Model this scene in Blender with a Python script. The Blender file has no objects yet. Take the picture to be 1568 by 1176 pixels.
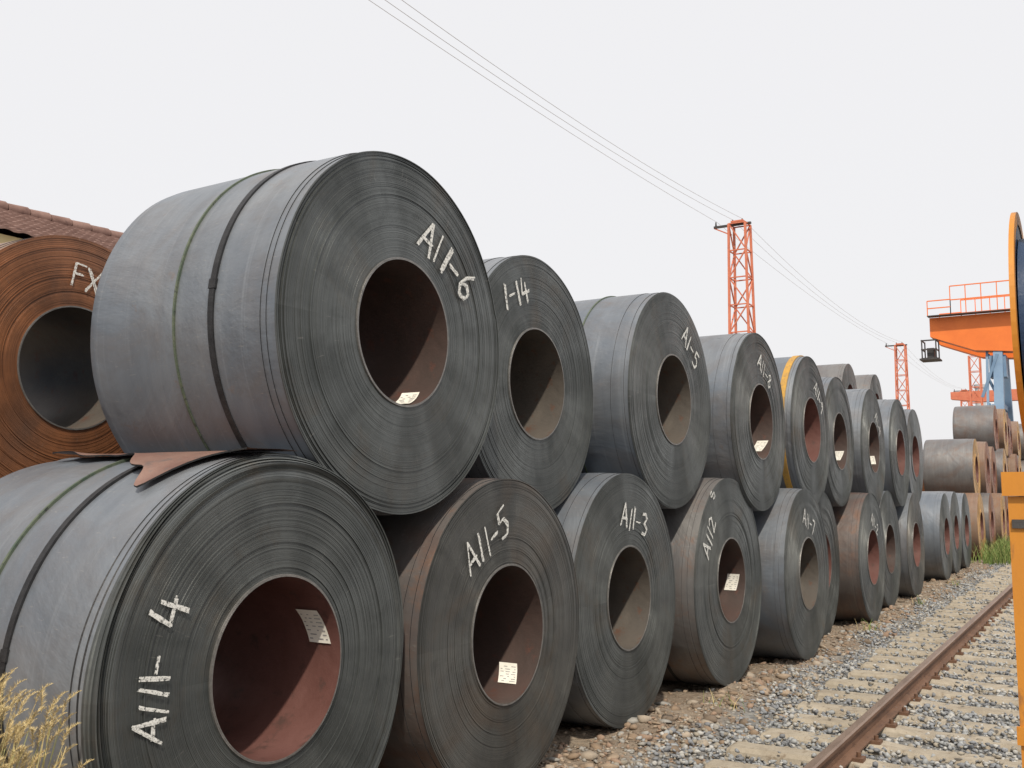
import bpy, math, random
import numpy as np
from mathutils import Vector, Matrix
rnd = random.Random(7)
sc = bpy.context.scene
R31 = math.radians(31.0)

# ------------------------------------------------------------------ materials
def newmat(name):
    m = bpy.data.materials.new(name); m.use_nodes = True
    nt = m.node_tree; nt.nodes.clear()
    out = nt.nodes.new('ShaderNodeOutputMaterial')
    b = nt.nodes.new('ShaderNodeBsdfPrincipled')
    nt.links.new(b.outputs[0], out.inputs[0])
    return m, nt, b, out
def L(nt, a, b): nt.links.new(a, b)
def ramp(nt, fac, stops):
    r = nt.nodes.new('ShaderNodeValToRGB'); e = r.color_ramp.elements
    while len(e) < len(stops): e.new(0.5)
    for i, (p, c) in enumerate(stops):
        e[i].position = p; e[i].color = (c[0], c[1], c[2], 1) if not isinstance(c, (int, float)) else (c, c, c, 1)
    L(nt, fac, r.inputs[0]); return r.outputs[0]
def mixc(nt, fac, a, b, mode='MIX'):
    m = nt.nodes.new('ShaderNodeMix'); m.data_type = 'RGBA'; m.blend_type = mode
    for s, v in ((0, fac), (6, a), (7, b)):
        if isinstance(v, (int, float)): m.inputs[s].default_value = v
        elif isinstance(v, tuple): m.inputs[s].default_value = (v[0], v[1], v[2], 1)
        else: L(nt, v, m.inputs[s])
    return m.outputs[2]
def math_(nt, op, a, b=None):
    m = nt.nodes.new('ShaderNodeMath'); m.operation = op
    for i, v in enumerate((a, b)):
        if v is None: continue
        if isinstance(v, (int, float)): m.inputs[i].default_value = v
        else: L(nt, v, m.inputs[i])
    return m.outputs[0]
def objvec(nt, scale=(1, 1, 1), rand=True):
    tc = nt.nodes.new('ShaderNodeTexCoord')
    mp = nt.nodes.new('ShaderNodeMapping'); mp.inputs['Scale'].default_value = scale
    L(nt, tc.outputs['Object'], mp.inputs[0])
    if rand:
        oi = nt.nodes.new('ShaderNodeObjectInfo')
        c = nt.nodes.new('ShaderNodeCombineXYZ')
        v = math_(nt, 'MULTIPLY', oi.outputs['Random'], 60.0)
        for i in range(3): L(nt, v, c.inputs[i])
        add = nt.nodes.new('ShaderNodeVectorMath'); add.operation = 'ADD'
        L(nt, mp.outputs[0], add.inputs[0]); L(nt, c.outputs[0], add.inputs[1])
        return add.outputs[0]
    return mp.outputs[0]
def noise(nt, vec, scale, detail=4, rough=0.55, dist=0):
    n = nt.nodes.new('ShaderNodeTexNoise'); n.inputs['Scale'].default_value = scale
    n.inputs['Detail'].default_value = detail; n.inputs['Roughness'].default_value = rough
    n.inputs['Distortion'].default_value = dist
    if vec is not None: L(nt, vec, n.inputs['Vector'])
    return n.outputs[0]
def bump(nt, b, h, strength=0.3, dist=0.01):
    n = nt.nodes.new('ShaderNodeBump'); n.inputs['Strength'].default_value = strength
    n.inputs['Distance'].default_value = dist
    L(nt, h, n.inputs['Height']); L(nt, n.outputs[0], b.inputs['Normal'])

def body_mat(name, c1, c2, c3, rustc, rust=0.5, rough=0.40, metal=0.4):
    m, nt, b, o = newmat(name)
    v1 = objvec(nt); vs = objvec(nt, (9, 1.0, 1.0)); vx = objvec(nt, (1.0, .5, 5)); vt = objvec(nt, (26, .8, .8))
    n1 = noise(nt, v1, 1.0, 6, .58, .8); n2 = noise(nt, vs, 1.0, 5, .65); n5 = noise(nt, vt, 1.0, 3, .6)
    base = mixc(nt, ramp(nt, n1, [(.34, 0.), (.66, 1.)]), c1, c2)
    base = mixc(nt, ramp(nt, noise(nt, v1, 1.7, 7, .6, 1.4), [(.46, 0.), (.68, .75)]), base, c3)
    base = mixc(nt, ramp(nt, n2, [(.38, 0.), (.72, .4)]), base, tuple(x * .65 for x in c1))
    base = mixc(nt, ramp(nt, n5, [(.58, 0.), (.72, .3)]), base, tuple(x * 1.35 for x in c2))
    n3 = noise(nt, v1, 4.6, 9, .75, .3)
    base = mixc(nt, ramp(nt, n3, [(.67 - .18 * rust, 0.), (.80 - .1 * rust, .85)]), base, rustc)
    n6 = noise(nt, objvec(nt, (1.3, 2.5, 1.2)), 2.2, 2, .5)
    base = mixc(nt, ramp(nt, n6, [(.73, 0.), (.75, .6)]), base, (.05, .052, .055))
    n4 = noise(nt, vx, 22, 3, .6)
    base = mixc(nt, ramp(nt, n4, [(.64, 0.), (.72, .35)]), base, (.33, .32, .30))
    L(nt, base, b.inputs['Base Color'])
    L(nt, ramp(nt, n3, [(.3, rough), (.75, rough + .28)]), b.inputs['Roughness'])
    b.inputs['Metallic'].default_value = metal
    b.inputs['Coat Weight'].default_value = .22; b.inputs['Coat Roughness'].default_value = .36
    bump(nt, b, n1, .6, .05)
    return m
def face_mat(name, c1, c2, rustc, rust=0.3, metal=0.45, lines=1.0):
    m, nt, b, o = newmat(name)
    tc = nt.nodes.new('ShaderNodeTexCoord')
    sp = nt.nodes.new('ShaderNodeSeparateXYZ'); L(nt, tc.outputs['Object'], sp.inputs[0])
    r = math_(nt, 'SQRT', math_(nt, 'ADD', math_(nt, 'POWER', sp.outputs[1], 2.0), math_(nt, 'POWER', sp.outputs[2], 2.0)))
    oi = nt.nodes.new('ShaderNodeObjectInfo')
    off = math_(nt, 'MULTIPLY', oi.outputs['Random'], 37.0)
    def n1d(scale, detail):
        n = nt.nodes.new('ShaderNodeTexNoise'); n.noise_dimensions = '1D'
        n.inputs['Scale'].default_value = scale; n.inputs['Detail'].default_value = detail
        L(nt, math_(nt, 'ADD', r, off), n.inputs['W']); return n.outputs[0]
    fine = n1d(210, 2); mid = n1d(9, 2)
    v = objvec(nt)
    st = noise(nt, v, 1.7, 7, .62, .7); sc_ = noise(nt, v, 24, 4, .7); bl = noise(nt, v, 5, 6, .7, .5)
    ang = math_(nt, 'ARCTAN2', sp.outputs[2], sp.outputs[1])
    cx = nt.nodes.new('ShaderNodeCombineXYZ'); L(nt, math_(nt, 'MULTIPLY', ang, 42.0), cx.inputs[0]); L(nt, math_(nt, 'MULTIPLY', r, 7.0), cx.inputs[1]); L(nt, off, cx.inputs[2])
    scuff = noise(nt, cx.outputs[0], 1.0, 3, .6)
    cx2 = nt.nodes.new('ShaderNodeCombineXYZ'); L(nt, math_(nt, 'MULTIPLY', ang, 2.2), cx2.inputs[0]); L(nt, math_(nt, 'MULTIPLY', r, 1.5), cx2.inputs[1]); L(nt, off, cx2.inputs[2])
    wedge_sheen = noise(nt, cx2.outputs[0], 1.0, 3, .55)
    base = mixc(nt, ramp(nt, mid, [(.3, 0.), (.7, 1.)]), c1, c2)
    base = mixc(nt, ramp(nt, wedge_sheen, [(.38, 0.), (.66, .8)]), base, tuple(x * 1.5 for x in c2))  # lighter angular wedges: sheen painted into the base colour
    base = mixc(nt, ramp(nt, bl, [(.5, 0.), (.68, .45)]), base, tuple(x * .7 for x in c1))
    base = mixc(nt, ramp(nt, fine, [(.30, .4 * lines), (.5, 0.)]), base, tuple(x * .45 for x in c1))
    base = mixc(nt, ramp(nt, fine, [(.62, 0.), (.8, .2 * lines)]), base, tuple(min(1, x * 2.0) for x in c2))
    base = mixc(nt, ramp(nt, st, [(.60 - .25 * rust, 0.), (.80 - .2 * rust, .7)]), base, rustc)
    base = mixc(nt, ramp(nt, scuff, [(.68, 0.), (.76, .30)]), base, (.32, .31, .29))
    base = mixc(nt, ramp(nt, sc_, [(.66, 0.), (.78, .2)]), base, (.3, .29, .27))
    L(nt, base, b.inputs['Base Color'])
    b.inputs['Metallic'].default_value = metal
    L(nt, ramp(nt, wedge_sheen, [(.3, .50), (.7, .34)]), b.inputs['Roughness'])
    b.inputs['Anisotropic'].default_value = .75
    tg = nt.nodes.new('ShaderNodeTangent'); tg.direction_type = 'RADIAL'; tg.axis = 'X'
    L(nt, tg.outputs[0], b.inputs['Tangent'])
    bump(nt, b, fine, .16 * lines, .003)
    return m
def noisy(name, c1, c2, scale=4, rough=.8, metal=0, bs=.3, bd=.01, c3=None, stretch=(1, 1, 1)):
    m, nt, b, o = newmat(name)
    v = objvec(nt, stretch, False)
    n = noise(nt, v, scale, 7, .65, .3)
    base = mixc(nt, ramp(nt, n, [(.35, 0.), (.65, 1.)]), c1, c2)
    if c3:
        n2 = noise(nt, v, scale * 2.7, 6, .7)
        base = mixc(nt, ramp(nt, n2, [(.56, 0.), (.66, .9)]), base, c3)
    L(nt, base, b.inputs['Base Color']); b.inputs['Roughness'].default_value = rough
    b.inputs['Metallic'].default_value = metal
    bump(nt, b, noise(nt, v, scale * 6, 5, .7), bs, bd)
    return m

M = {}
M['body'] = body_mat('steel_body', (.145, .17, .205), (.235, .25, .27), (.165, .155, .155), (.20, .13, .09), .35)
M['body2'] = body_mat('steel_body_warm', (.155, .15, .155), (.225, .22, .215), (.17, .125, .105), (.22, .12, .075), .62)
M['body_b'] = body_mat('steel_body_brown', (.125, .11, .108), (.20, .18, .168), (.17, .10, .078), (.21, .11, .065), .75)
M['body_r'] = body_mat('steel_body_rust', (.20, .13, .095), (.25, .17, .12), (.2, .12, .08), (.24, .115, .055), .9, .6, .1)
M['face'] = face_mat('coil_edge', (.066, .073, .073), (.090, .097, .097), (.10, .08, .06), .2)
M['face_w'] = face_mat('coil_edge_warm', (.068, .070, .069), (.094, .095, .091), (.11, .08, .058), .36)
M['face_r'] = face_mat('coil_edge_rust', (.15, .062, .030), (.22, .092, .042), (.09, .048, .032), .4, .1)
M['face_y'] = face_mat('coil_edge_ochre', (.30, .17, .06), (.42, .25, .09), (.16, .08, .04), .5, .1)
M['bore'] = noisy('coil_bore', (.125, .055, .046), (.175, .085, .074), 3, .45, .2, c3=(.09, .052, .045))
M['bore_shaded'] = noisy('coil_bore_shaded', (.062, .045, .040), (.095, .062, .054), 3, .5, .2, c3=(.11, .052, .04))  # darker bore copy: shadow inside the coil put into the colour
M['bore_g'] = noisy('coil_bore_grey', (.085, .075, .066), (.125, .108, .092), 3, .5, .2, c3=(.12, .065, .045))
M['strap'] = noisy('steel_strap', (.02, .02, .022), (.04, .04, .042), 20, .5, .4)
M['strap_g'] = noisy('strap_green', (.06, .09, .065), (.13, .15, .10), 12, .5, .2, c3=(.03, .03, .03))
M['strap_y'] = noisy('strap_yellow', (.55, .30, .04), (.38, .22, .06), 12, .6, c3=(.16, .12, .08))
M['flap'] = noisy('sheet_end', (.19, .10, .078), (.27, .165, .13), 4, .45, .2, c3=(.15, .115, .105))
M['label'] = noisy('paper_label', (.74, .72, .64), (.84, .82, .76), 9, .8, bs=.05)
M['ink'] = noisy('label_ink', (.22, .22, .23), (.40, .40, .40), 60, .8, bs=0)
M['rim'] = noisy('bright_edge', (.16, .155, .15), (.26, .25, .24), 15, .4, .5)
m, nt, b, o = newmat('chalk_mark')
b.inputs['Base Color'].default_value = (.76, .76, .73, 1); b.inputs['Roughness'].default_value = .95
tr = nt.nodes.new('ShaderNodeBsdfTransparent'); mx = nt.nodes.new('ShaderNodeMixShader')
v = objvec(nt, (1, 1, 1), False)
L(nt, ramp(nt, noise(nt, v, 75, 4, .75), [(.38, 0.), (.52, .95)]), mx.inputs[0])
L(nt, tr.outputs[0], mx.inputs[1]); L(nt, b.outputs[0], mx.inputs[2]); L(nt, mx.outputs[0], o.inputs[0])
M['chalk'] = m

# ------------------------------------------------------------------ mesh builder
class MB:
    def __init__(s): s.v = []; s.f = []; s.m = []; s.s = []; s.mats = []
    def mi(s, mat):
        if mat not in s.mats: s.mats.append(mat)
        return s.mats.index(mat)
    def face(s, idx, mat, smooth=False):
        s.f.append(idx); s.m.append(s.mi(mat)); s.s.append(smooth)
    def box(s, lo, hi, mat, rot=None):
        x0, y0, z0 = lo; x1, y1, z1 = hi; n = len(s.v)
        s.v += [(x0,y0,z0),(x1,y0,z0),(x1,y1,z0),(x0,y1,z0),(x0,y0,z1),(x1,y0,z1),(x1,y1,z1),(x0,y1,z1)]
        for q in ((3,2,1,0),(4,5,6,7),(0,1,5,4),(1,2,6,5),(2,3,7,6),(3,0,4,7)):
            s.face([n+i for i in q], mat)
    def beam(s, p, q, w, mat, h=None):
        p = Vector(p); q = Vector(q); d = (q - p).normalized(); h = h or w
        up = Vector((0,0,1)) if abs(d.z) < .95 else Vector((1,0,0))
        a = d.cross(up).normalized() * w * .5; c = a.cross(d).normalized() * h * .5
        n = len(s.v)
        for e in (p, q):
            for sa, sb in ((-1,-1),(1,-1),(1,1),(-1,1)): s.v.append(tuple(e + a*sa + c*sb))
        for k in ((0,1,2,3),(7,6,5,4),(0,4,5,1),(1,5,6,2),(2,6,7,3),(3,7,4,0)): s.face([n+i for i in k], mat)
    def cyl(s, p, q, r, mat, seg=16, r2=None, caps=True):
        p = Vector(p); q = Vector(q); d = (q-p).normalized(); r2 = r if r2 is None else r2
        up = Vector((0,0,1)) if abs(d.z) < .95 else Vector((1,0,0))
        a = d.cross(up).normalized(); c = a.cross(d).normalized(); n = len(s.v)
        for e, rr in ((p, r), (q, r2)):
            for i in range(seg):
                t = 2*math.pi*i/seg; s.v.append(tuple(e + a*math.cos(t)*rr + c*math.sin(t)*rr))
        for i in range(seg):
            j = (i+1) % seg; s.face([n+i, n+seg+i, n+seg+j, n+j], mat, True)
        if caps:
            n2 = len(s.v); s.v += s.v[n:n+2*seg]
            s.face([n2+i for i in range(seg)], mat); s.face([n2+seg+i for i in reversed(range(seg))], mat)
    def revolve(s, prof, mat, smooth, seg=128, rf=None):
        n = len(s.v); k = len(prof)
        for (x, r) in prof:
            for i in range(seg):
                t = 2*math.pi*i/seg
                rr, xx = (r, x) if rf is None else rf(x, r, t)
                s.v.append((xx, rr*math.cos(t), rr*math.sin(t)))
        for a in range(k-1):
            for i in range(seg):
                j = (i+1) % seg
                s.face([n+a*seg+i, n+a*seg+j, n+(a+1)*seg+j, n+(a+1)*seg+i], mat, smooth)
    def mesh(s, name):
        me = bpy.data.meshes.new(name); me.from_pydata(s.v, [], s.f)
        for mt in s.mats: me.materials.append(mt)
        me.polygons.foreach_set('material_index', s.m); me.polygons.foreach_set('use_smooth', s.s)
        me.update(); return me
    def obj(s, name, loc=(0,0,0)):
        ob = bpy.data.objects.new(name, s.mesh(name)); sc.collection.objects.link(ob); ob.location = loc
        return ob

GL = {
'A': [[(0,0),(.45,1.6),(.95,0)],[(.12,.5),(.85,.6)]], '1': [[(.25,0),(.3,1.5)]], '-': [[(.05,.7),(.75,.75)]],
'6': [[(.8,1.5),(.35,1.1),(.1,.5),(.3,.05),(.7,.05),(.9,.4),(.6,.75),(.15,.6)]],
'5': [[(.95,1.55),(.25,1.45),(.2,.9),(.65,.95),(.9,.5),(.6,.05),(.05,.1)]],
'3': [[(.1,1.4),(.6,1.5),(.85,1.2),(.4,.85),(.9,.5),(.6,.05),(.05,.1)]],
'4': [[(.3,1.5),(.1,.6),(1.0,.65)],[(.65,1.2),(.6,0)]],
'2': [[(.1,1.2),(.5,1.5),(.85,1.1),(.1,.05),(.95,.1)]],
'8': [[(.5,.8),(.15,1.2),(.5,1.5),(.85,1.2),(.5,.8),(.1,.4),(.5,0),(.9,.4),(.5,.8)]],
'9': [[(.85,1.2),(.5,1.5),(.15,1.2),(.4,.8),(.85,1.2),(.7,0)]],
'F': [[(.1,0),(.1,1.5),(.85,1.5)],[(.1,.8),(.7,.8)]], 'X': [[(0,0),(.9,1.5)],[(0,1.5),(.9,0)]],
'7': [[(.1,1.5),(.9,1.5),(.4,0)]], ' ': []}
def chalk_text(mb, txt, u0, v0, ang, size, mapf, rn, width=.016):
    s = size/1.5; ca, sa = math.cos(ang), math.sin(ang); cx = 0; lift = 0
    for ch in txt:
        tilt = rn.uniform(-.08, .12); up = rn.uniform(-.12, .12)
        for st in GL[ch]:
            for rep in range(3):
                jx, jy = rn.uniform(-.08,.08), rn.uniform(-.07,.07)
                for (a, b_) in zip(st[:-1], st[1:]):
                    lift += .0002
                    ax, ay = (cx+a[0]+jx+tilt*a[1])*s, (a[1]+jy+up)*s; bx, by = (cx+b_[0]+jx+tilt*b_[1]+rn.uniform(-.04,.04))*s, (b_[1]+jy+up)*s
                    d = math.hypot(bx-ax, by-ay) or 1e-6
                    px, py = -(by-ay)/d*width*.5, (bx-ax)/d*width*.5
                    k = 4; n = len(mb.v)
                    for i in range(k+1):
                        f = i/k; w = rn.uniform(.45, 1.05)
                        for sg in (1, -1):
                            X = ax+(bx-ax)*f+px*sg*w; Y = ay+(by-ay)*f+py*sg*w
                            mb.v.append(mapf(u0+X*ca-Y*sa, v0+X*sa+Y*ca, lift))
                    for i in range(k): mb.face([n+2*i, n+2*i+1, n+2*i+3, n+2*i+2], M['chalk'])
        cx += .62 if ch == '1' else (1.05 if ch != '-' else .95)

def coil(x, y, z, R, W=1.3, ri=.381, body='body', face='face', bore='bore', seed=0, hi=True,
         straps=(), loose=.008, texts=(), labels=(), flap=False, name='steel_coil', btext=None, steps=None):
    rn = random.Random(seed*13+5); mb = MB(); seg = 144 if hi else 56
    ph, ph2, t0 = rn.uniform(0,6), rn.uniform(0,6), rn.uniform(0, 6.28)
    if flap: t0 = math.radians(97)
    def rf(xx, r, t):
        k = (r/R)**3
        rr = r*(1+.0022*k*math.sin(2*t+ph)+.0014*k*math.sin(5*t+ph2)+.0008*k*math.sin(11*t+ph+xx*3))
        if r > R*.985: rr += .008*(((t-t0) % (2*math.pi))/(2*math.pi)-.5)
        wob = .004*math.sin(t*2+ph2)*k
        if loose > .03 and r > R*.86: wob += .012*math.sin(t*3+r*90)*((r/R-.86)/.14)
        return rr, xx + wob
    nl = 96 if hi else 14; dr = (R-ri)/nl; prof = []; xo = 0; drift = 0
    for i in range(nl):
        r0 = ri+i*dr; q = i/nl
        drift = drift*.9+rn.gauss(0, .0007)
        xo = drift+rn.gauss(0, .0004)
        if rn.random() < .04: xo += rn.choice((-.003, .003))
        dp = .0013
        if q > .86: xo += -loose*rn.uniform(.2, 1.4)*(q-.86)*7; dp = .0014+loose*.25
        if q > .86 and loose > .03: dp = .011
        if i < 2: xo += .009
        if hi: prof += [(xo, r0), (xo, r0+dr*.82), (xo-dp, r0+dr*.88), (xo-dp, r0+dr*.97)]
        else: prof += [(xo, r0), (xo, r0+dr)]
    prof.append((prof[-1][0], R-.004)); xe = prof[-1][0]
    k8 = 8 if hi else 0
    if k8: mb.revolve(prof[:k8+1], M['rim'], False, seg, rf)
    mb.revolve(prof[k8:], M[face], False, seg, rf)
    if steps is None: steps = [rn.uniform(.02, .05), rn.uniform(.07, .16)]
    px = xe-.001; rr = R-.004
    segs = []; cur = [(px, rr)]
    for i, st_ in enumerate(steps):
        cur.append((xe-st_, rr+.0005)); segs.append((cur, False)); segs.append(([(xe-st_, rr+.0005), (xe-st_-.001, rr+.0045)], True))
        rr += .0045; cur = [(xe-st_-.001, rr)]
    cur += [(-W*.3, R+.006), (-W*.6, R+.005), (-W+.07, R+.002), (-W+.015, R-.003), (-W, R-.014)]
    segs.append((cur, False))
    def rfs(xx, r, t):
        a, bb = rf(xx, r, t)
        if xx > -.25: bb += -.012*(1+math.sin(t*1+ph+xx*30))*min(1, max(0, (xe-xx)/.02))
        return a, bb
    for s_, dark in segs: mb.revolve(s_[::-1], M['strap'] if dark else M[body], not dark, seg, rfs)
    mb.revolve([(-W, ri), (-W, R-.014)], M[face], False, seg, rf)
    mb.revolve([(prof[0][0], ri), (-W*.5, ri+.002), (-W, ri)][::-1], M[bore], True, seg)
    for (sx, sw, sm) in straps:
        rr = R+.0135
        sk = lambda xx, r, t: (r, xx+.012*math.sin(t+seed))
        mb.revolve([(sx-sw/2, R), (sx-sw/2, rr), (sx+sw/2, rr), (sx+sw/2, R)][::-1], M[sm], False, seg, sk)
        if sm != 'strap_y' and sw > .015:
            tb = math.radians(172); n = len(mb.v)
            for dx in (-sw*.65, sw*.65):
                for dt in (-.025, .025):
                    for rz in (R, rr+.003): mb.v.append((sx+dx+.012*math.sin(tb+seed), rz*math.cos(tb+dt), rz*math.sin(tb+dt)))
            for q in ((1,3,7,5), (0,1,5,4), (2,6,7,3), (0,2,3,1), (4,5,7,6)): mb.face([n+i for i in q], M[sm])
    fm = lambda u, v, l: (.010+l, u, v)
    for (t, u, v, a, s) in texts:
        chalk_text(mb, t, u, v, math.radians(a), s, fm, rn, s*.08)
    if btext:
        t, bx, bphi, s = btext
        def bm(u, v, l):
            p = bphi+v/R; return (bx+u, -(R+.014+l)*math.cos(p), (R+.014+l)*math.sin(p))
        chalk_text(mb, t, 0, 0, 0, s, bm, rn, .013)
    for (a, d0, wx, wa) in labels:
        k = 8; a0 = math.radians(a); ha = wa/ri/2; rr = ri-.006; sk = rn.uniform(.015, .03)*rn.choice((-1, 1))
        def patch(x0, x1, f0, f1, rr, mat):
            n = len(mb.v)
            for i in range(k+1):
                f = f0+(f1-f0)*i/k; t = a0-ha+2*ha*f
                q = rr-.012*max(0, f-.7)
                for xx in (x0, x1): mb.v.append((-d0-wx*xx+sk*(f-.5)*2, q*math.cos(t), q*math.sin(t)))
            for i in range(k): mb.face([n+2*i, n+2*i+1, n+2*i+3, n+2*i+2], mat)
        patch(0, 1, 0, 1, rr, M['label'])
        if hi:
            for l in range(7):
                f = .1+.12*l
                x0 = .08
                while x0 < .85:
                    x1 = min(.92, x0+rn.uniform(.08, .3)); patch(x0, x1, f, f+.028, rr-.002, M['ink']); x0 = x1+rn.uniform(.06, .3)
    if flap:
        n = len(mb.v); nx, nt_ = 60, 14
        def edge(xx):
            e = 107+17*math.exp(-((xx+.27)/.085)**2)+9*math.exp(-((xx+.44)/.14)**2)+2.5*math.exp(-((xx+1.0)/.2)**2)+.8*math.sin(xx*23)
            if xx > -.2: e = min(e, 107+(15 if xx < -.2 else 15*(1-(xx+.2)/.2)**1.5))-4*(xx+.2)/.2
            if xx < -.62: e -= 4*min(1, (-.62-xx)/.3)
            return e
        for i in range(nx+1):
            xx = -1.3+i*(1.29/nx); e = edge(xx)
            for j in range(nt_+1):
                q = j/nt_; th = math.radians(84+(e-84)*q)
                rr = R+.016+.026*q**4*(1+.4*math.sin(xx*9))
                mb.v.append((xx, rr*math.cos(th), rr*math.sin(th)))
        for i in range(nx):
            for j in range(nt_):
                a = n+i*(nt_+1)+j; mb.face([a, a+nt_+1, a+nt_+2, a+1], M['flap'], True)
        n2 = len(mb.v)
        for i in range(nx+1):
            p = mb.v[n+i*(nt_+1)+nt_]; mb.v += [p, (p[0], p[1]*.994, p[2]-.007)]
        for i in range(nx): mb.face([n2+2*i, n2+2*i+1, n2+2*i+3, n2+2*i+2], M['strap'])
    return mb.obj(name, (x, y, z))

# ---- front row, lower tier
coil(-3.10, 3.23, 1.06, .915, 1.45, body='body', seed=1, loose=.038, flap=True, steps=[.012, .035],
     straps=[(-.52, .032, 'strap'), (-.74, .012, 'strap_g')],
     texts=[('A111', -.625, -.19, 80, .14), ('-', -.60, .05, 76, .14), ('4', -.53, .21, 72, .18)], labels=[(20, .06, .13, .17)])
coil(-3.10, 5.12, .977, .905, 1.3, ri=.395, body='body_b', face='face_w', bore='bore_shaded', seed=2, loose=.012, straps=[(-.6, .03, 'strap')],
     texts=[('A11-5', -.42, .37, 27, .17)], labels=[(-47, .10, .13, .15)])
coil(-3.20, 7.06, 1.01, .945, 1.3, seed=3, straps=[(-.45, .03, 'strap')], bore='bore_g',
     texts=[('A11-3', -.16, .55, -12, .17)])
coil(-3.10, 9.13, .994, .95, 1.35, body='body2', seed=4, straps=[(-.4, .03, 'strap')], bore='bore_shaded',
     texts=[('A112', -.62, .22, 58, .17), ('8', -.45, .74, 80, .12)], labels=[(-8, .06, .12, .16)])
coil(-2.90, 11.10, .93, .915, 1.35, seed=5, texts=[('A11-7', -.2, .55, -20, .16)], btext=('126', -.62, .30, .17), bore='bore_g')
coil(-3.20, 12.98, .92, .915, 1.3, body='body2', seed=6)
coil(-2.97, 14.86, .90, .90, 1.3, body='body_b', seed=7, texts=[('A11-2', -.1, .5, -30, .16)])
coil(-3.10, 16.85, .92, .92, 1.3, seed=8, bore='bore_shaded')
coil(-3.02, 18.80, .90, .90, 1.3, seed=9, face='face_w')
coil(-3.40, 20.75, .90, .90, 1.3, body='body2', seed=10, hi=False)
coil(-3.05, 22.75, .90, .90, 1.3, seed=11, hi=False)
coil(-3.10, 24.65, .92, .92, 1.3, seed=12, hi=False)
coil(-3.10, 26.50, .90, .90, 1.3, seed=13, hi=False)
# ---- front row, upper tier
coil(-3.13, 4.12, 2.635, .94, 1.30, seed=21, loose=.018, bore='bore_shaded', steps=[.03, .075],
     straps=[(-.39, .034, 'strap'), (-.64, .011, 'strap_g')],
     texts=[('A11-6', .10, .50, -30, .185)], labels=[(-64, .05, .12, .17)])
coil(-3.40, 6.00, 2.556, .897, 1.3, seed=22, texts=[('1-14', -.44, .44, 20, .17)], bore='bore_g')
coil(-3.20, 8.03, 2.60, .93, 1.35, seed=23, straps=[(-.5, .012, 'strap_g')], texts=[('A1-5', .18, .56, -38, .17)], bore='bore_g')
coil(-3.07, 10.08, 2.53, .915, 1.3, seed=24, texts=[('A11-8', -.1, .58, -30, .16)], labels=[(-40, .05, .12, .15)], bore='bore_shaded', body='body')
coil(-3.05, 12.03, 2.55, .885, 1.3, body='body', seed=25, straps=[(-.12, .07, 'strap_y')], texts=[('A11-9', .1, .5, -40, .16)])
coil(-3.15, 13.90, 2.50, .88, 1.3, seed=26, labels=[(-30, .05, .12, .15)], bore='bore_shaded')
coil(-3.08, 15.78, 2.49, .89, 1.3, seed=27, texts=[('A11-4', .1, .45, -40, .15)], labels=[(-30, .05, .12, .15)], bore='bore_shaded')
coil(-3.05, 17.80, 2.48, .90, 1.3, seed=28, straps=[(-.3, .02, 'strap_g')])
coil(-3.10, 19.62, 2.47, .88, 1.3, seed=29, hi=False)

# ---- rear row
coil(-5.54, 3.90, 2.58, .83, 1.3, body='body_r', face='face_r', bore='bore_g', seed=41, texts=[('FX-5', -.07, .52, -8, .15)])
def lowset(lst, body, face, seed0, W=1.3):
    for i, (x, y, z, R) in enumerate(lst):
        bb = body if isinstance(body, str) else body[i % len(body)]
        ff = face if isinstance(face, str) else face[i % len(face)]
        coil(x, y, z, R, W, body=bb, face=ff, seed=seed0+i, hi=False)
low = [(-5.6+.1*math.sin(i*2.1), 1.1+1.86*i, .90+.05, .9) for i in range(15)]
lowset(low, ['body_r', 'body2'], ['face_r', 'face'], 50)
up = [(-5.6+.1*math.sin(i*1.7), 5.85+1.86*i, 2.48, .87) for i in range(12)]
lowset(up, ['body2', 'body_r'], ['face', 'face_r'], 70)
lowset([(-5.25, 24.4, 4.0, .87), (-5.15, 27.0, 4.0, .87)], 'body2', 'face', 90)
coil(-5.2, 28.0, 2.47, .89, 1.3, body='body2', seed=94, hi=False)
# ---- far stack
lowset([(-3.15+.12*math.sin(i*2.3), 30.2+1.86*i, .9, .9) for i in range(16)], ['body_r', 'body2', 'body'], ['face_y', 'face_r', 'face'], 100)
lowset([(-3.30+.12*math.sin(i*1.9), 31.1+1.86*i, 2.46, .88) for i in range(15)], ['body2', 'body_r'], ['face_y', 'face_r'], 130)
lowset([(-3.4+.15*math.sin(i*1.3), 38.6+1.86*i, 4.0, .87) for i in range(10)], ['body2', 'body_r'], ['face_r', 'face_y'], 160)
lowset([(-5.6, 31+1.9*i, .9, .9) for i in range(10)] + [(-5.5, 32+1.9*i, 2.45, .88) for i in range(9)], ['body_r', 'body2'], 'face_r', 180)

# ------------------------------------------------------------------ ground
def gh(x, y):
    und = .14 if y < 3 else (.14-.0175*(y-3) if y < 11 else 0)
    t = min(1, max(0, (-2.55-x)/.5)); t = t*t*(3-2*t)
    n = .018*math.sin(x*5.1+y*3.3)+.014*math.sin(x*9.7-y*7.1+1)+.010*math.sin(y*13+x*3)
    far = 1 if (-8 < x < 2.5 and -2 < y < 34) else 0
    base = -.065*(1-t)+(und-.01)*t
    if x > 1: base = -.065
    return base+n*far*(.3+.9*t)
xs = [-2500,-800,-300,-100,-40,-20,-12,-8,-6.5]+list(np.linspace(-5.2,1.2,86))+[2,3.5,8,20,60,200,800,2500]
ys = [-400,-100,-30,-8,-3]+list(np.linspace(-1,32,260))+[35,40,50,70,110,200,500,1200,3500]
V = [(x, y, gh(x, y)) for y in ys for x in xs]; nx = len(xs)
F = [(j*nx+i, j*nx+i+1, (j+1)*nx+i+1, (j+1)*nx+i) for j in range(len(ys)-1) for i in range(nx-1)]
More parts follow.
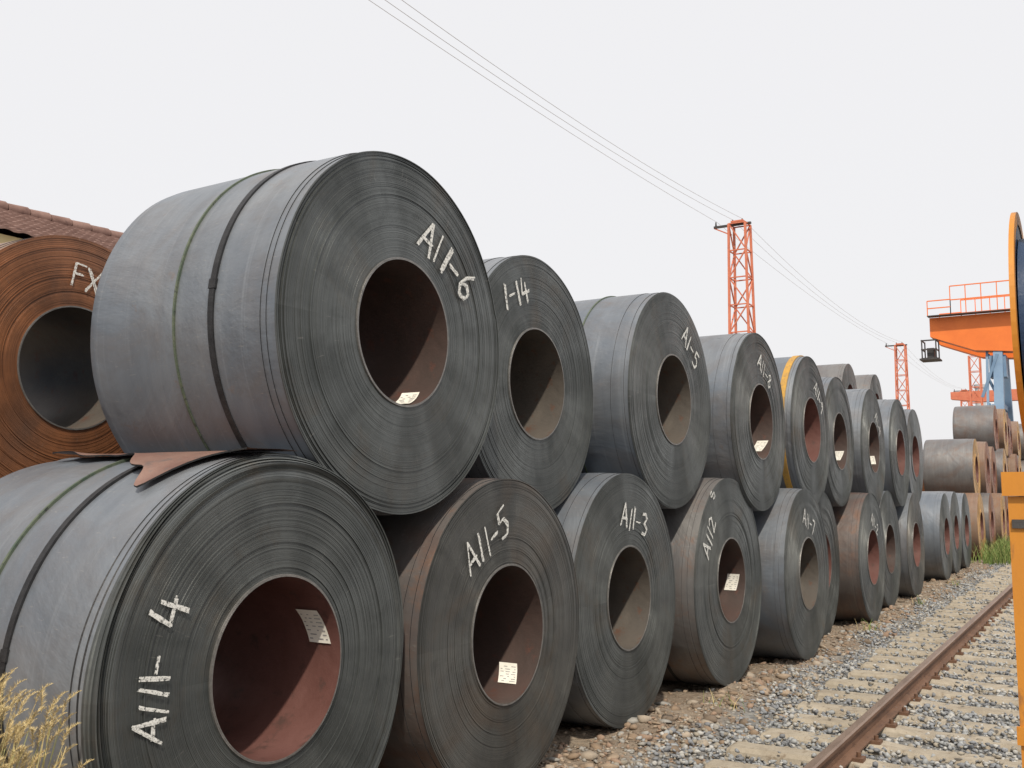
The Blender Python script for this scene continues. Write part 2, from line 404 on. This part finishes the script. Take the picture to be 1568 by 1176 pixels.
me = bpy.data.meshes.new('ground'); me.from_pydata(V, [], F); me.polygons.foreach_set('use_smooth', [True]*len(F))
m, nt, b, o = newmat('dirt_ground')
tc = nt.nodes.new('ShaderNodeTexCoord'); sp = nt.nodes.new('ShaderNodeSeparateXYZ'); L(nt, tc.outputs['Object'], sp.inputs[0])
n1 = noise(nt, tc.outputs['Object'], 1.3, 8, .65, .4); n2 = noise(nt, tc.outputs['Object'], 14, 8, .75)
vor = nt.nodes.new('ShaderNodeTexVoronoi'); vor.inputs['Scale'].default_value = 24; L(nt, tc.outputs['Object'], vor.inputs['Vector'])
dirt = mixc(nt, ramp(nt, n1, [(.35, 0.), (.65, 1.)]), (.16, .115, .08), (.27, .215, .16))
dirt = mixc(nt, ramp(nt, n2, [(.4, 0.), (.7, .7)]), dirt, (.34, .29, .23))
grav = mixc(nt, vor.outputs['Color'], (.14, .14, .14), (.27, .265, .25))
edge = math_(nt, 'ADD', sp.outputs[0], math_(nt, 'MULTIPLY', math_(nt, 'SUBTRACT', n1, .5), 1.1))
fac = ramp(nt, math_(nt, 'ADD', edge, 3.3), [(.35, 0.), (.6, 1.)])
L(nt, mixc(nt, fac, dirt, grav), b.inputs['Base Color']); b.inputs['Roughness'].default_value = .95
hh = math_(nt, 'ADD', n2, math_(nt, 'MULTIPLY', vor.outputs['Distance'], -.6))
bump(nt, b, hh, .9, .03)
me.materials.append(m)
ob = bpy.data.objects.new('ground', me); sc.collection.objects.link(ob)

# ------------------------------------------------------------------ stones (one mesh each)
def stones(name, n, fn, mats, seed, tall=.7):
    rs = np.random.RandomState(seed)
    t = (1+5**.5)/2
    bv = np.array([(-1,t,0),(1,t,0),(-1,-t,0),(1,-t,0),(0,-1,t),(0,1,t),(0,-1,-t),(0,1,-t),(t,0,-1),(t,0,1),(-t,0,-1),(-t,0,1)], float)
    bv /= np.linalg.norm(bv[0])
    bf = np.array([(0,11,5),(0,5,1),(0,1,7),(0,7,10),(0,10,11),(1,5,9),(5,11,4),(11,10,2),(10,7,6),(7,1,8),(3,9,4),(3,4,2),(3,2,6),(3,6,8),(3,8,9),(4,9,5),(2,4,11),(6,2,10),(8,6,7),(9,8,1)])
    P, S = fn(rs, n); n = len(P)
    A = bv[None]*(1+rs.uniform(-.38, .32, (n, 12, 1)))
    A = A*np.stack([rs.uniform(.75, 1.5, n), rs.uniform(.65, 1.1, n), rs.uniform(.4, .95, n)*tall/.7], 1)[:, None, :]
    an = rs.uniform(0, 6.28, n); bt = rs.normal(0, .45, n)
    c, s = np.cos(bt)[:, None], np.sin(bt)[:, None]
    y, z = A[:, :, 1]*c-A[:, :, 2]*s, A[:, :, 1]*s+A[:, :, 2]*c
    c, s = np.cos(an)[:, None], np.sin(an)[:, None]
    x2, y2 = A[:, :, 0]*c-y*s, A[:, :, 0]*s+y*c
    W = np.stack([x2, y2, z], 2)*S[:, None, None]+P[:, None, :]
    Fc = (bf[None]+(np.arange(n)*12)[:, None, None]).reshape(-1, 3)
    me = bpy.data.meshes.new(name)
    me.vertices.add(n*12); me.vertices.foreach_set('co', W.reshape(-1))
    nf = len(Fc); me.loops.add(nf*3); me.loops.foreach_set('vertex_index', Fc.reshape(-1))
    me.polygons.add(nf); me.polygons.foreach_set('loop_start', np.arange(nf)*3); me.polygons.foreach_set('loop_total', np.full(nf, 3))
    for k in mats: me.materials.append(k)
    me.polygons.foreach_set('material_index', np.repeat(rs.randint(0, len(mats), n), 20))
    me.update(calc_edges=True); me.validate()
    ob = bpy.data.objects.new(name, me); sc.collection.objects.link(ob); return ob
g1 = [noisy('ballast_stone_%d' % i, c, tuple(min(1, k*1.35) for k in c), 8, .9, bs=.4) for i, c in enumerate(
    [(.19,.20,.215), (.25,.26,.265), (.15,.155,.165), (.24,.215,.175), (.33,.325,.31)])]
g2 = [noisy('rubble_stone_%d' % i, c, tuple(k*1.35 for k in c), 8, .95, bs=.5) for i, c in enumerate(
    [(.20,.145,.10), (.26,.20,.145), (.28,.235,.185), (.15,.115,.085), (.23,.16,.115), (.24,.23,.21)])]
GV = np.vectorize(gh)
def bal(rs, n):
    y = 3.2+26*rs.uniform(0, 1, n)**1.7; x = rs.uniform(-2.95, .7, n)
    lim = -2.70+.16*np.sin(y*1.7)+.1*np.sin(y*4.1); k = x > lim-rs.exponential(.09, n)
    x, y = x[k], y[k]; s = .011+.016*rs.uniform(0, 1, len(x))**1.3
    crib = rs.uniform(0, 1, len(x))
    z = GV(x, y)+s*.3+.012*np.sin(y*3+x*5)+np.where(x < -2.35, .01, .035*crib)
    z = np.where(rs.uniform(0, 1, len(x)) > .965, .008+s*.3, z)
    return np.stack([x, y, z], 1), s
stones('ballast_gravel', 52000, bal, g1, 1)
def rub(rs, n):
    y = 4.5+24*rs.uniform(0, 1, n)**1.5; x = rs.normal(-2.95, .26, n); k = (x > -3.9) & (x < -2.3); x, y = x[k], y[k]
    s = .005+.018*rs.uniform(0, 1, len(x))**2.5+.045*(rs.uniform(0, 1, len(x)) > .988)+.038*rs.uniform(0, 1, len(x))*(rs.uniform(0, 1, len(x)) > .93)
    return np.stack([x, y, GV(x, y)+s*.15], 1), s
stones('dirt_rubble', 14000, rub, g2, 2, .5)

# ------------------------------------------------------------------ railway track
conc = noisy('sleeper_concrete', (.28, .24, .185), (.39, .345, .275), 5, .9, bs=.6, bd=.012, c3=(.20, .155, .11))
railr = noisy('rail_rust', (.12, .065, .04), (.19, .105, .065), 9, .7, .3, c3=(.09, .05, .035), stretch=(1, .3, 1))
railt = noisy('rail_top', (.20, .14, .105), (.30, .22, .17), 6, .45, .5, stretch=(1, .2, 1))
mb = MB()
for i in range(118):
    y = -2+.575*i+rnd.uniform(-.02, .02); xa, xb = -2.42+rnd.uniform(-.07, .07), .56; top = .0+rnd.uniform(-.012, .010); tw = rnd.uniform(-.018, .018)
    prof = [(-.14, -.13), (-.108, top-.025), (-.085, top), (.085, top), (.108, top-.025), (.14, -.13)]
    n = len(mb.v); stn = [xa, xa+.03]+[xa+.03+j*(xb-xa-.03)/14 for j in range(1, 15)]
    for xx in stn:
        d = -.014 if xx == xa else (-.02 if -1.4 < xx < -.5 else 0)
        chip = rnd.uniform(0, .022) if rnd.random() < .4 else 0
        for q, (py, pz) in enumerate(prof):
            cp = chip if q in (1, 2) else 0
            mb.v.append((xx, y+py+(cp if q < 3 else 0)+tw*(xx-xa)+rnd.uniform(-.005,.005), pz+((d-cp*.4) if pz > -.1 else 0)+rnd.uniform(-.003,.003)))
    for a in range(len(stn)-1):
        for k in range(5): mb.face([n+a*6+k, n+(a+1)*6+k, n+(a+1)*6+k+1, n+a*6+k+1], conc)
    mb.face([n+k for k in range(6)], conc)
    for rx in (-1.68, -.245):
        for sg in (-1, 1):
            mb.box((rx+sg*.10-.035, y-.05, top-.01), (rx+sg*.10+.035, y+.05, top+.022), railr)
            mb.cyl((rx+sg*.10, y, top+.02), (rx+sg*.10, y, top+.055), .016, railr, 8)
for rx in (-1.68, -.245):
    half = [(.065, 0), (.065, .012), (.012, .028), (.009, .10), (.034, .112), (.035, .135), (.024, .145)]
    pr = half+[(-a, c) for a, c in reversed(half)]
    n = len(mb.v); ysr = list(np.linspace(-4, 90, 48))
    for yy in ysr:
        for (a, c) in pr: mb.v.append((rx+a, yy, c-.018+.022))
    k = len(pr)
    for s_ in range(len(ysr)-1):
        for j in range(k):
            jj = (j+1) % k
            mb.face([n+s_*k+j, n+s_*k+jj, n+(s_+1)*k+jj, n+(s_+1)*k+j], railt if j in (5, 6) else railr)
mb.obj('railway_track')

# ------------------------------------------------------------------ near crane bogie with cable reel
yel = noisy('crane_paint_yellow', (.60, .24, .02), (.48, .19, .025), 3, .5, bs=.15, c3=(.22, .10, .04), stretch=(1, 1, .35))
blu = noisy('crane_paint_blue', (.02, .045, .10), (.03, .06, .13), 3, .45)
org = noisy('crane_paint_orange', (.80, .20, .035), (.72, .17, .03), 1.2, .5, bs=.05)
drk = noisy('dark_steel', (.03, .03, .035), (.06, .055, .05), 5, .6)
mb = MB()
mb.box((-.262, 3.2, .28), (.55, 4.5, 1.79), yel)
mb.box((-.275, 3.185, 1.792), (.565, 4.515, 1.86), yel)
mb.box((-.254, 3.192, 1.70), (.5, 3.198, 1.725), drk)
for zz in (.5, 1.1): mb.box((-.270, 3.19, zz), (.5, 3.199, zz+.05), yel)
for yy in (3.45, 4.2): mb.cyl((-.31, yy, .33), (-.18, yy, .33), .20, drk, 24)
for yy in (3.6, 4.1): mb.box((-.10, yy-.04, 1.862), (.0, yy+.04, 3.6), blu)
cy, cz, rr = 3.90, 2.38, .405
n = 64
def disc(x0, x1, ra, rb, mat):
    mb_n = len(mb.v)
    for (xx, r) in ((x0, ra), (x0, rb), (x1, rb), (x1, ra)):
        for i in range(n):
            a = 2*math.pi*i/n; mb.v.append((xx, cy+r*math.cos(a), cz+r*math.sin(a)))
    for q in range(4):
        for i in range(n):
            j = (i+1) % n; q2 = (q+1) % 4
            mb.face([mb_n+q*n+i, mb_n+q*n+j, mb_n+q2*n+j, mb_n+q2*n+i], mat)
disc(-.250, -.234, .36, rr, yel); disc(-.246, -.238, .1, .36, blu); disc(-.232, -.13, .08, .31, blu); disc(-.128, -.113, .1, rr, blu)
mb.cyl((-.260, cy, cz), (.05, cy, cz), .08, drk)
mb.obj('gantry_crane_leg_with_cable_reel')

# ------------------------------------------------------------------ lattice masts
redo = noisy('mast_paint', (.52, .14, .075), (.60, .20, .11), 1.5, .6, c3=(.38, .12, .08))
def mast(x, y, H, w0, w1, arms, name='lattice_mast', arm_l=1.35):
    mb = MB(); nseg = max(6, int(H/1.35)); t = .085
    def cor(k, i):
        w = (w0+(w1-w0)*i/nseg)/2; z = H*i/nseg
        return ((-w, w, w, -w)[k], (-w, -w, w, w)[k], z)
    for k in range(4):
        mb.beam(cor(k, 0), cor(k, nseg), .11, redo)
        for i in range(nseg):
            k2 = (k+1) % 4
            mb.beam(cor(k, i), cor(k2, i+1), t*.7, redo) if (i+k) % 2 else mb.beam(cor(k2, i), cor(k, i+1), t*.7, redo)
            mb.beam(cor(k, i+1), cor(k2, i+1), t*.7, redo)
    if arms:
        mb.beam((-arm_l, 0, H+.02), (w1*.7, 0, H+.02), .16, drk, .1)
        mb.beam((-arm_l, 0, H-.02), (-w1/2, 0, H-.5), .06, redo)
        for xx in (-arm_l+.1, -.35, .15): mb.cyl((xx, 0, H+.05), (xx, 0, H+.3), .06, drk, 8, .03)
        mb.box((-.35, -.35, H+.08), (.3, .35, H+.16), redo)
    return mb.obj(name, (x, y, 0))
mast(-15.7, 48.8, 15.5, 1.2, .86, True); mast(-16.3, 97.5, 15.5, 1.15, .85, True); mast(-16.5, 146, 15.5, 1.2, .9, True)
mast(-15.6, 0, 15.5, 1.15, .85, True)
mast(-10.2, 98.8, 14.2, .9, .9, False, 'lattice_access_tower')
cu = bpy.data.curves.new('power_line', 'CURVE'); cu.dimensions = '3D'; cu.bevel_depth = .0085; cu.bevel_resolution = 1
wm, nt, b, o = newmat('wire_aluminium'); b.inputs['Base Color'].default_value = (.5, .5, .51, 1); b.inputs['Roughness'].default_value = .5
tw = [(-15.6, 0), (-15.7, 48.8), (-16.3, 97.5), (-16.5, 146)]
for off, sg in ((-1.2, .5), (-.35, .9), (.15, 1.0)):
    for (a, c) in zip(tw[:-1], tw[1:]):
        s_ = cu.splines.new('POLY'); s_.points.add(30)
        for i in range(31):
            f = i/30; s_.points[i].co = (a[0]+off+(c[0]-a[0])*f, a[1]+(c[1]-a[1])*f, 15.8-sg*4*f*(1-f), 1)
cu.materials.append(wm); ob = bpy.data.objects.new('power_line', cu); sc.collection.objects.link(ob)

# ------------------------------------------------------------------ far gantry crane
mb = MB(); Y = 64.5
def prism(pts, y0, y1, mat):
    n = len(mb.v); k = len(pts)
    for yy in (y0, y1):
        for (a, c) in pts: mb.v.append((a, yy, c))
    mb.face([n+i for i in range(k)], mat); mb.face([n+k+i for i in reversed(range(k))], mat)
    for i in range(k): j = (i+1) % k; mb.face([n+i, n+k+i, n+k+j, n+j], mat)
GP = [(-9.05, 11.25), (-8.7, 11.1), (-6.6, 10.25), (-4.5, 10.05), (16, 10.05), (16, 12.4), (-9.05, 12.4)]
prism(GP, Y, Y+1.1, org); prism(GP, Y+3.4, Y+4.5, org)
mb.box((-9.1, Y+1.1, 12.2), (-8.7, Y+3.4, 12.4), org)
for yy in (Y-.3, Y+4.8):
    mb.box((-9.1, yy-.3, 12.42), (16, yy+.3, 12.47), drk)
    for (x0, x1, hz) in ((-9.1, -7.8, .95), (-7.8, 16, 1.75)):
        for q in (1., .52): mb.beam((x0, yy, 12.45+hz*q), (x1, yy, 12.45+hz*q), .06, org)
        k = int((x1-x0)/.85)
        for i in range(k+1): xx = x0+(x1-x0)*i/max(1, k); mb.beam((xx, yy, 12.45), (xx, yy, 12.45+hz), .05, org)
for xx in (-9.55, -8.75):
    for yy in (Y, Y+1.2): mb.beam((xx, yy, 9.95), (xx, yy, 11.1), .07, drk)
for zz in (9.95, 10.5, 11.05):
    mb.beam((-9.6, Y, zz), (-8.7, Y, zz), .08, drk); mb.beam((-9.55, Y, zz), (-9.55, Y+1.2, zz), .06, drk); mb.beam((-8.75, Y, zz), (-8.75, Y+1.2, zz), .06, drk)
mb.box((-9.7, Y-.1, 9.86), (-8.6, Y+1.3, 9.95), drk); mb.box((-9.3, Y+.2, 10.0), (-8.9, Y+1, 10.6), drk)
blf = noisy('crane_blue_hazed', (.13, .22, .35), (.18, .28, .40), .8, .5, bs=.05)  # paler crane blue, distance haze put into the colour
for sx in (-5.4, 12):
    for yy, y2 in ((Y+.4, Y-2.2), (Y+4.1, Y+6.7)):
        mb.beam((sx, yy, 10.2), (sx, y2, 1.0), .6, blf, .5)
        for i in range(6):
            f = i/6; g = (i+1)/6
            mb.beam((sx-.55, yy+(y2-yy)*f, 10-9*f), (sx+.1, yy+(y2-yy)*g, 10-9*g), .12, blf)
        mb.beam((sx-.6, yy, 10.2), (sx-.6, y2, 1.0), .14, blf)
    mb.beam((sx, Y-1.6, 3), (sx, Y+6.1, 3), .5, blf, .5); mb.box((sx-.5, Y-3.2, .12), (sx+.5, Y+7.7, 1.0), blf)
    mb.beam((sx-.1, Y-.4, 7.), (sx-.1, Y+5, 7.), .3, blf)
mb.box((-5.9, Y+.2, 8.6), (-5.0, Y+1.4, 9.9), blf)
mb.beam((-6.3, Y-.3, 7.4), (-5.4, Y-.3, 9.9), .16, blf)
mb.obj('gantry_crane')
mb = MB(); Y = 120
prism([(-15, 12.2), (-12, 11.8), (15, 11.8), (15, 13.0), (-15, 13.0)], Y, Y+1.2, redo)
for sx in (-10.5, 12):
    for yy in (Y-2, Y+3): mb.beam((sx, Y+.6, 11.4), (sx, yy, 0), .8, blf)
    for i in range(7): mb.beam((sx, Y-.2-.24*i, 10-1.4*i), (sx, Y+1.3+.3*i, 10-1.4*i), .2, blf)
mb.obj('gantry_crane')

# ------------------------------------------------------------------ left building
tile = noisy('roof_tiles', (.15, .085, .07), (.25, .155, .13), 3, .9, c3=(.12, .07, .06), bs=.4)
crm = noisy('fascia_cream', (.62, .50, .26), (.70, .58, .33), 2, .8); blw = noisy('wall_blue', (.06, .14, .26), (.08, .17, .30), 1, .8)
gls = noisy('window_glass', (.03, .04, .05), (.05, .06, .07), 1, .2); wht = noisy('window_frame', (.6, .6, .58), (.7, .7, .68), 2, .6)
mb = MB()
for side in (0, 1):
    n = len(mb.v); ny, nr = 420, 16
    for a in range(nr+1):
        for st in (0, 1):
            f = a/nr; X = -13-2.7*f if side == 0 else -18.4+2.7*f; Z = 5.42+1.08*f+(.035 if st else 0)
            for i in range(ny+1):
                yy = -8+29*i/ny; mb.v.append((X, yy, Z+.035*abs(math.sin(yy*math.pi/.28))))
    rows = 2*(nr+1)
    for a in range(rows-1):
        for i in range(ny):
            k = n+a*(ny+1)+i; mb.face([k, k+1, k+ny+2, k+ny+1], tile)
for i in range(73): mb.cyl((-15.7, -8+.4*i, 6.54), (-15.7, -7.62+.4*i, 6.56), .11, tile, 10)
mb.box((-18.0, -7.6, 0), (-13.4, 20.6, 5.05), blw)
mb.box((-18.3, -7.9, 5.16), (-13.12, 20.9, 5.4), crm)
mb.box((-18.2, -7.8, 5.052), (-13.25, 20.8, 5.158), blw)
for yy in (-7.6, 20.597):
    n = len(mb.v); mb.v += [(-18, yy, 5.4), (-13.4, yy, 5.4), (-15.7, yy, 6.4)]; mb.face([n, n+1, n+2], blw)
for i in range(7):
    y0 = -6+3.8*i
    mb.box((-13.40, y0, 1.4), (-13.37, y0+1.8, 3.2), wht); mb.box((-13.385, y0+.08, 1.48), (-13.36, y0+.85, 3.12), gls); mb.box((-13.385, y0+.95, 1.48), (-13.36, y0+1.72, 3.12), gls)
mb.obj('tiled_roof_building')
hz = noisy('hazed_wall', (.42, .44, .46), (.48, .49, .50), .2, .9); hz2 = noisy('hazed_roof', (.36, .37, .40), (.40, .41, .43), .2, .9)  # pale greys with aerial haze painted in, no real atmosphere
mb = MB(); mb.cyl((-19, 190, 0), (-19, 190, 20), 1.0, hz, 16, .8); mb.cyl((-19, 190, 20), (-19, 190, 20.6), .95, hz2, 16); mb.obj('chimney')
for (x, y, w, d, h) in ((-40, 230, 46, 20, 8), (10, 300, 60, 20, 9)):
    mb = MB(); mb.box((x-w/2, y, 0), (x+w/2, y+d, h), hz)
    prism([(x-w/2-.5, h+.002), (x+w/2+.5, h+.002), (x, h+3)], y-.5, y+d+.5, hz2)
    for i in range(10): mb.box((x-w/2+2+i*w/10.5, y-.05, h*.5), (x-w/2+2+i*w/10.5+w/16, y-.002, h*.75), hz2)
    mb.obj('warehouse')

# ------------------------------------------------------------------ grasses
def grass(name, spots, n, hgt, mats, seed, heads=True, spread=.2, bw=.006, lean=.25, hmin=.55):
    rn = random.Random(seed); mb = MB()
    for (gx, gy, gz) in spots:
        for _ in range(n):
            x, y = gx+rn.gauss(0, spread), gy+rn.gauss(0, spread*.7); h = hgt*rn.uniform(hmin, 1.1)
            a = rn.uniform(0, 6.28); ln = lean*rn.uniform(.3, 1.6); w = bw*rn.uniform(.6, 1.3); mt = rn.choice(mats)
            da = rn.uniform(0, 3.14); k = 6; base = len(mb.v)
            for i in range(k+1):
                f = i/k; cx = x+math.cos(a)*ln*h*f*f; cy_ = y+math.sin(a)*ln*h*f*f; cz_ = gz+h*f*(1-.12*f*ln)
                ww = w*(1-f*.8)
                mb.v += [(cx-math.cos(da)*ww, cy_-math.sin(da)*ww, cz_), (cx+math.cos(da)*ww, cy_+math.sin(da)*ww, cz_)]
            for i in range(k): mb.face([base+2*i, base+2*i+1, base+2*i+3, base+2*i+2], mt)
            if heads and rn.random() < .8:
                for q in range(110):
                    f = q/110; hx, hy, hz_ = cx+math.cos(a)*.05*f*f, cy_+math.sin(a)*.05*f*f, cz_+.085*f-.025*f*f
                    t = rn.uniform(0, 6.28); l = .019*math.sin(math.pi*min(.97, f*.85+.12)); u = rn.uniform(.3, 1)
                    b0 = len(mb.v)
                    mb.v += [(hx-.0016, hy, hz_), (hx+.0016, hy, hz_), (hx+math.cos(t)*l, hy+math.sin(t)*l, hz_+l*u)]
                    mb.face([b0, b0+1, b0+2], mats[0])
    return mb.obj(name)
dry = [noisy('dry_grass_%d' % i, c, tuple(k*1.2 for k in c), 10, .8) for i, c in enumerate([(.48, .38, .19), (.42, .36, .16), (.30, .30, .12)])]
grn = [noisy('green_weed_%d' % i, c, tuple(k*1.3 for k in c), 10, .7) for i, c in enumerate([(.10, .16, .035), (.14, .20, .05), (.20, .22, .07)])]
grass('dry_grass', [(-3.1, 1.72, 0), (-2.95, 1.68, 0), (-2.78, 1.60, 0), (-3.2, 1.85, 0), (-2.68, 1.72, 0), (-2.9, 1.55, 0)], 95, 1.09, dry, 3, True, .07, .006, .13, .78)
grass('weed_patch', [(-2.75+.1*math.sin(i), 28.2+.5*i, 0) for i in range(16)], 55, .55, grn, 4, False, .22, .012, .5)
grass('small_grass_tuft', [(-2.75, 5.15, 0), (-2.9, 8.3, 0), (-2.85, 13.9, 0), (-2.8, 17.6, 0), (-2.75, 21.6, 0)], 22, .16, grn+dry[:1], 5, False, .07, .004, .6)

# ------------------------------------------------------------------ world, sun, camera
w = bpy.data.worlds.new('World'); sc.world = w; w.use_nodes = True; nt = w.node_tree; nt.nodes.clear()
sdir = Vector((.34, -.54, .78)).normalized()
el = math.asin(sdir.z); az = math.atan2(sdir.x, sdir.y)
sky = nt.nodes.new('ShaderNodeTexSky'); sky.sky_type = 'NISHITA'; sky.sun_disc = False
sky.sun_elevation = el; sky.sun_rotation = az; sky.dust_density = 6; sky.air_density = 1.2
bg = nt.nodes.new('ShaderNodeBackground'); bg.inputs[1].default_value = .1
wo = nt.nodes.new('ShaderNodeOutputWorld')
L(nt, mixc(nt, .88, sky.outputs[0], (9.7, 9.6, 9.7)), bg.inputs[0]); L(nt, bg.outputs[0], wo.inputs[0])
sd = bpy.data.lights.new('sun', 'SUN'); sd.energy = 3.7; sd.angle = math.radians(1.5); sd.color = (1, .91, .77)
so = bpy.data.objects.new('sun', sd); sc.collection.objects.link(so)
so.rotation_euler = sdir.to_track_quat('Z', 'Y').to_euler()
cd = bpy.data.cameras.new('camera'); cd.lens = 35; cd.sensor_width = 36; cd.clip_start = .05; cd.clip_end = 6000
co = bpy.data.objects.new('camera', cd); sc.collection.objects.link(co)
co.location = (0, 0, 1.8); co.rotation_euler = (math.radians(90+6.25), 0, R31)
sc.camera = co
sc.view_settings.view_transform = 'Standard'; sc.view_settings.look = 'None'; sc.view_settings.exposure = 0
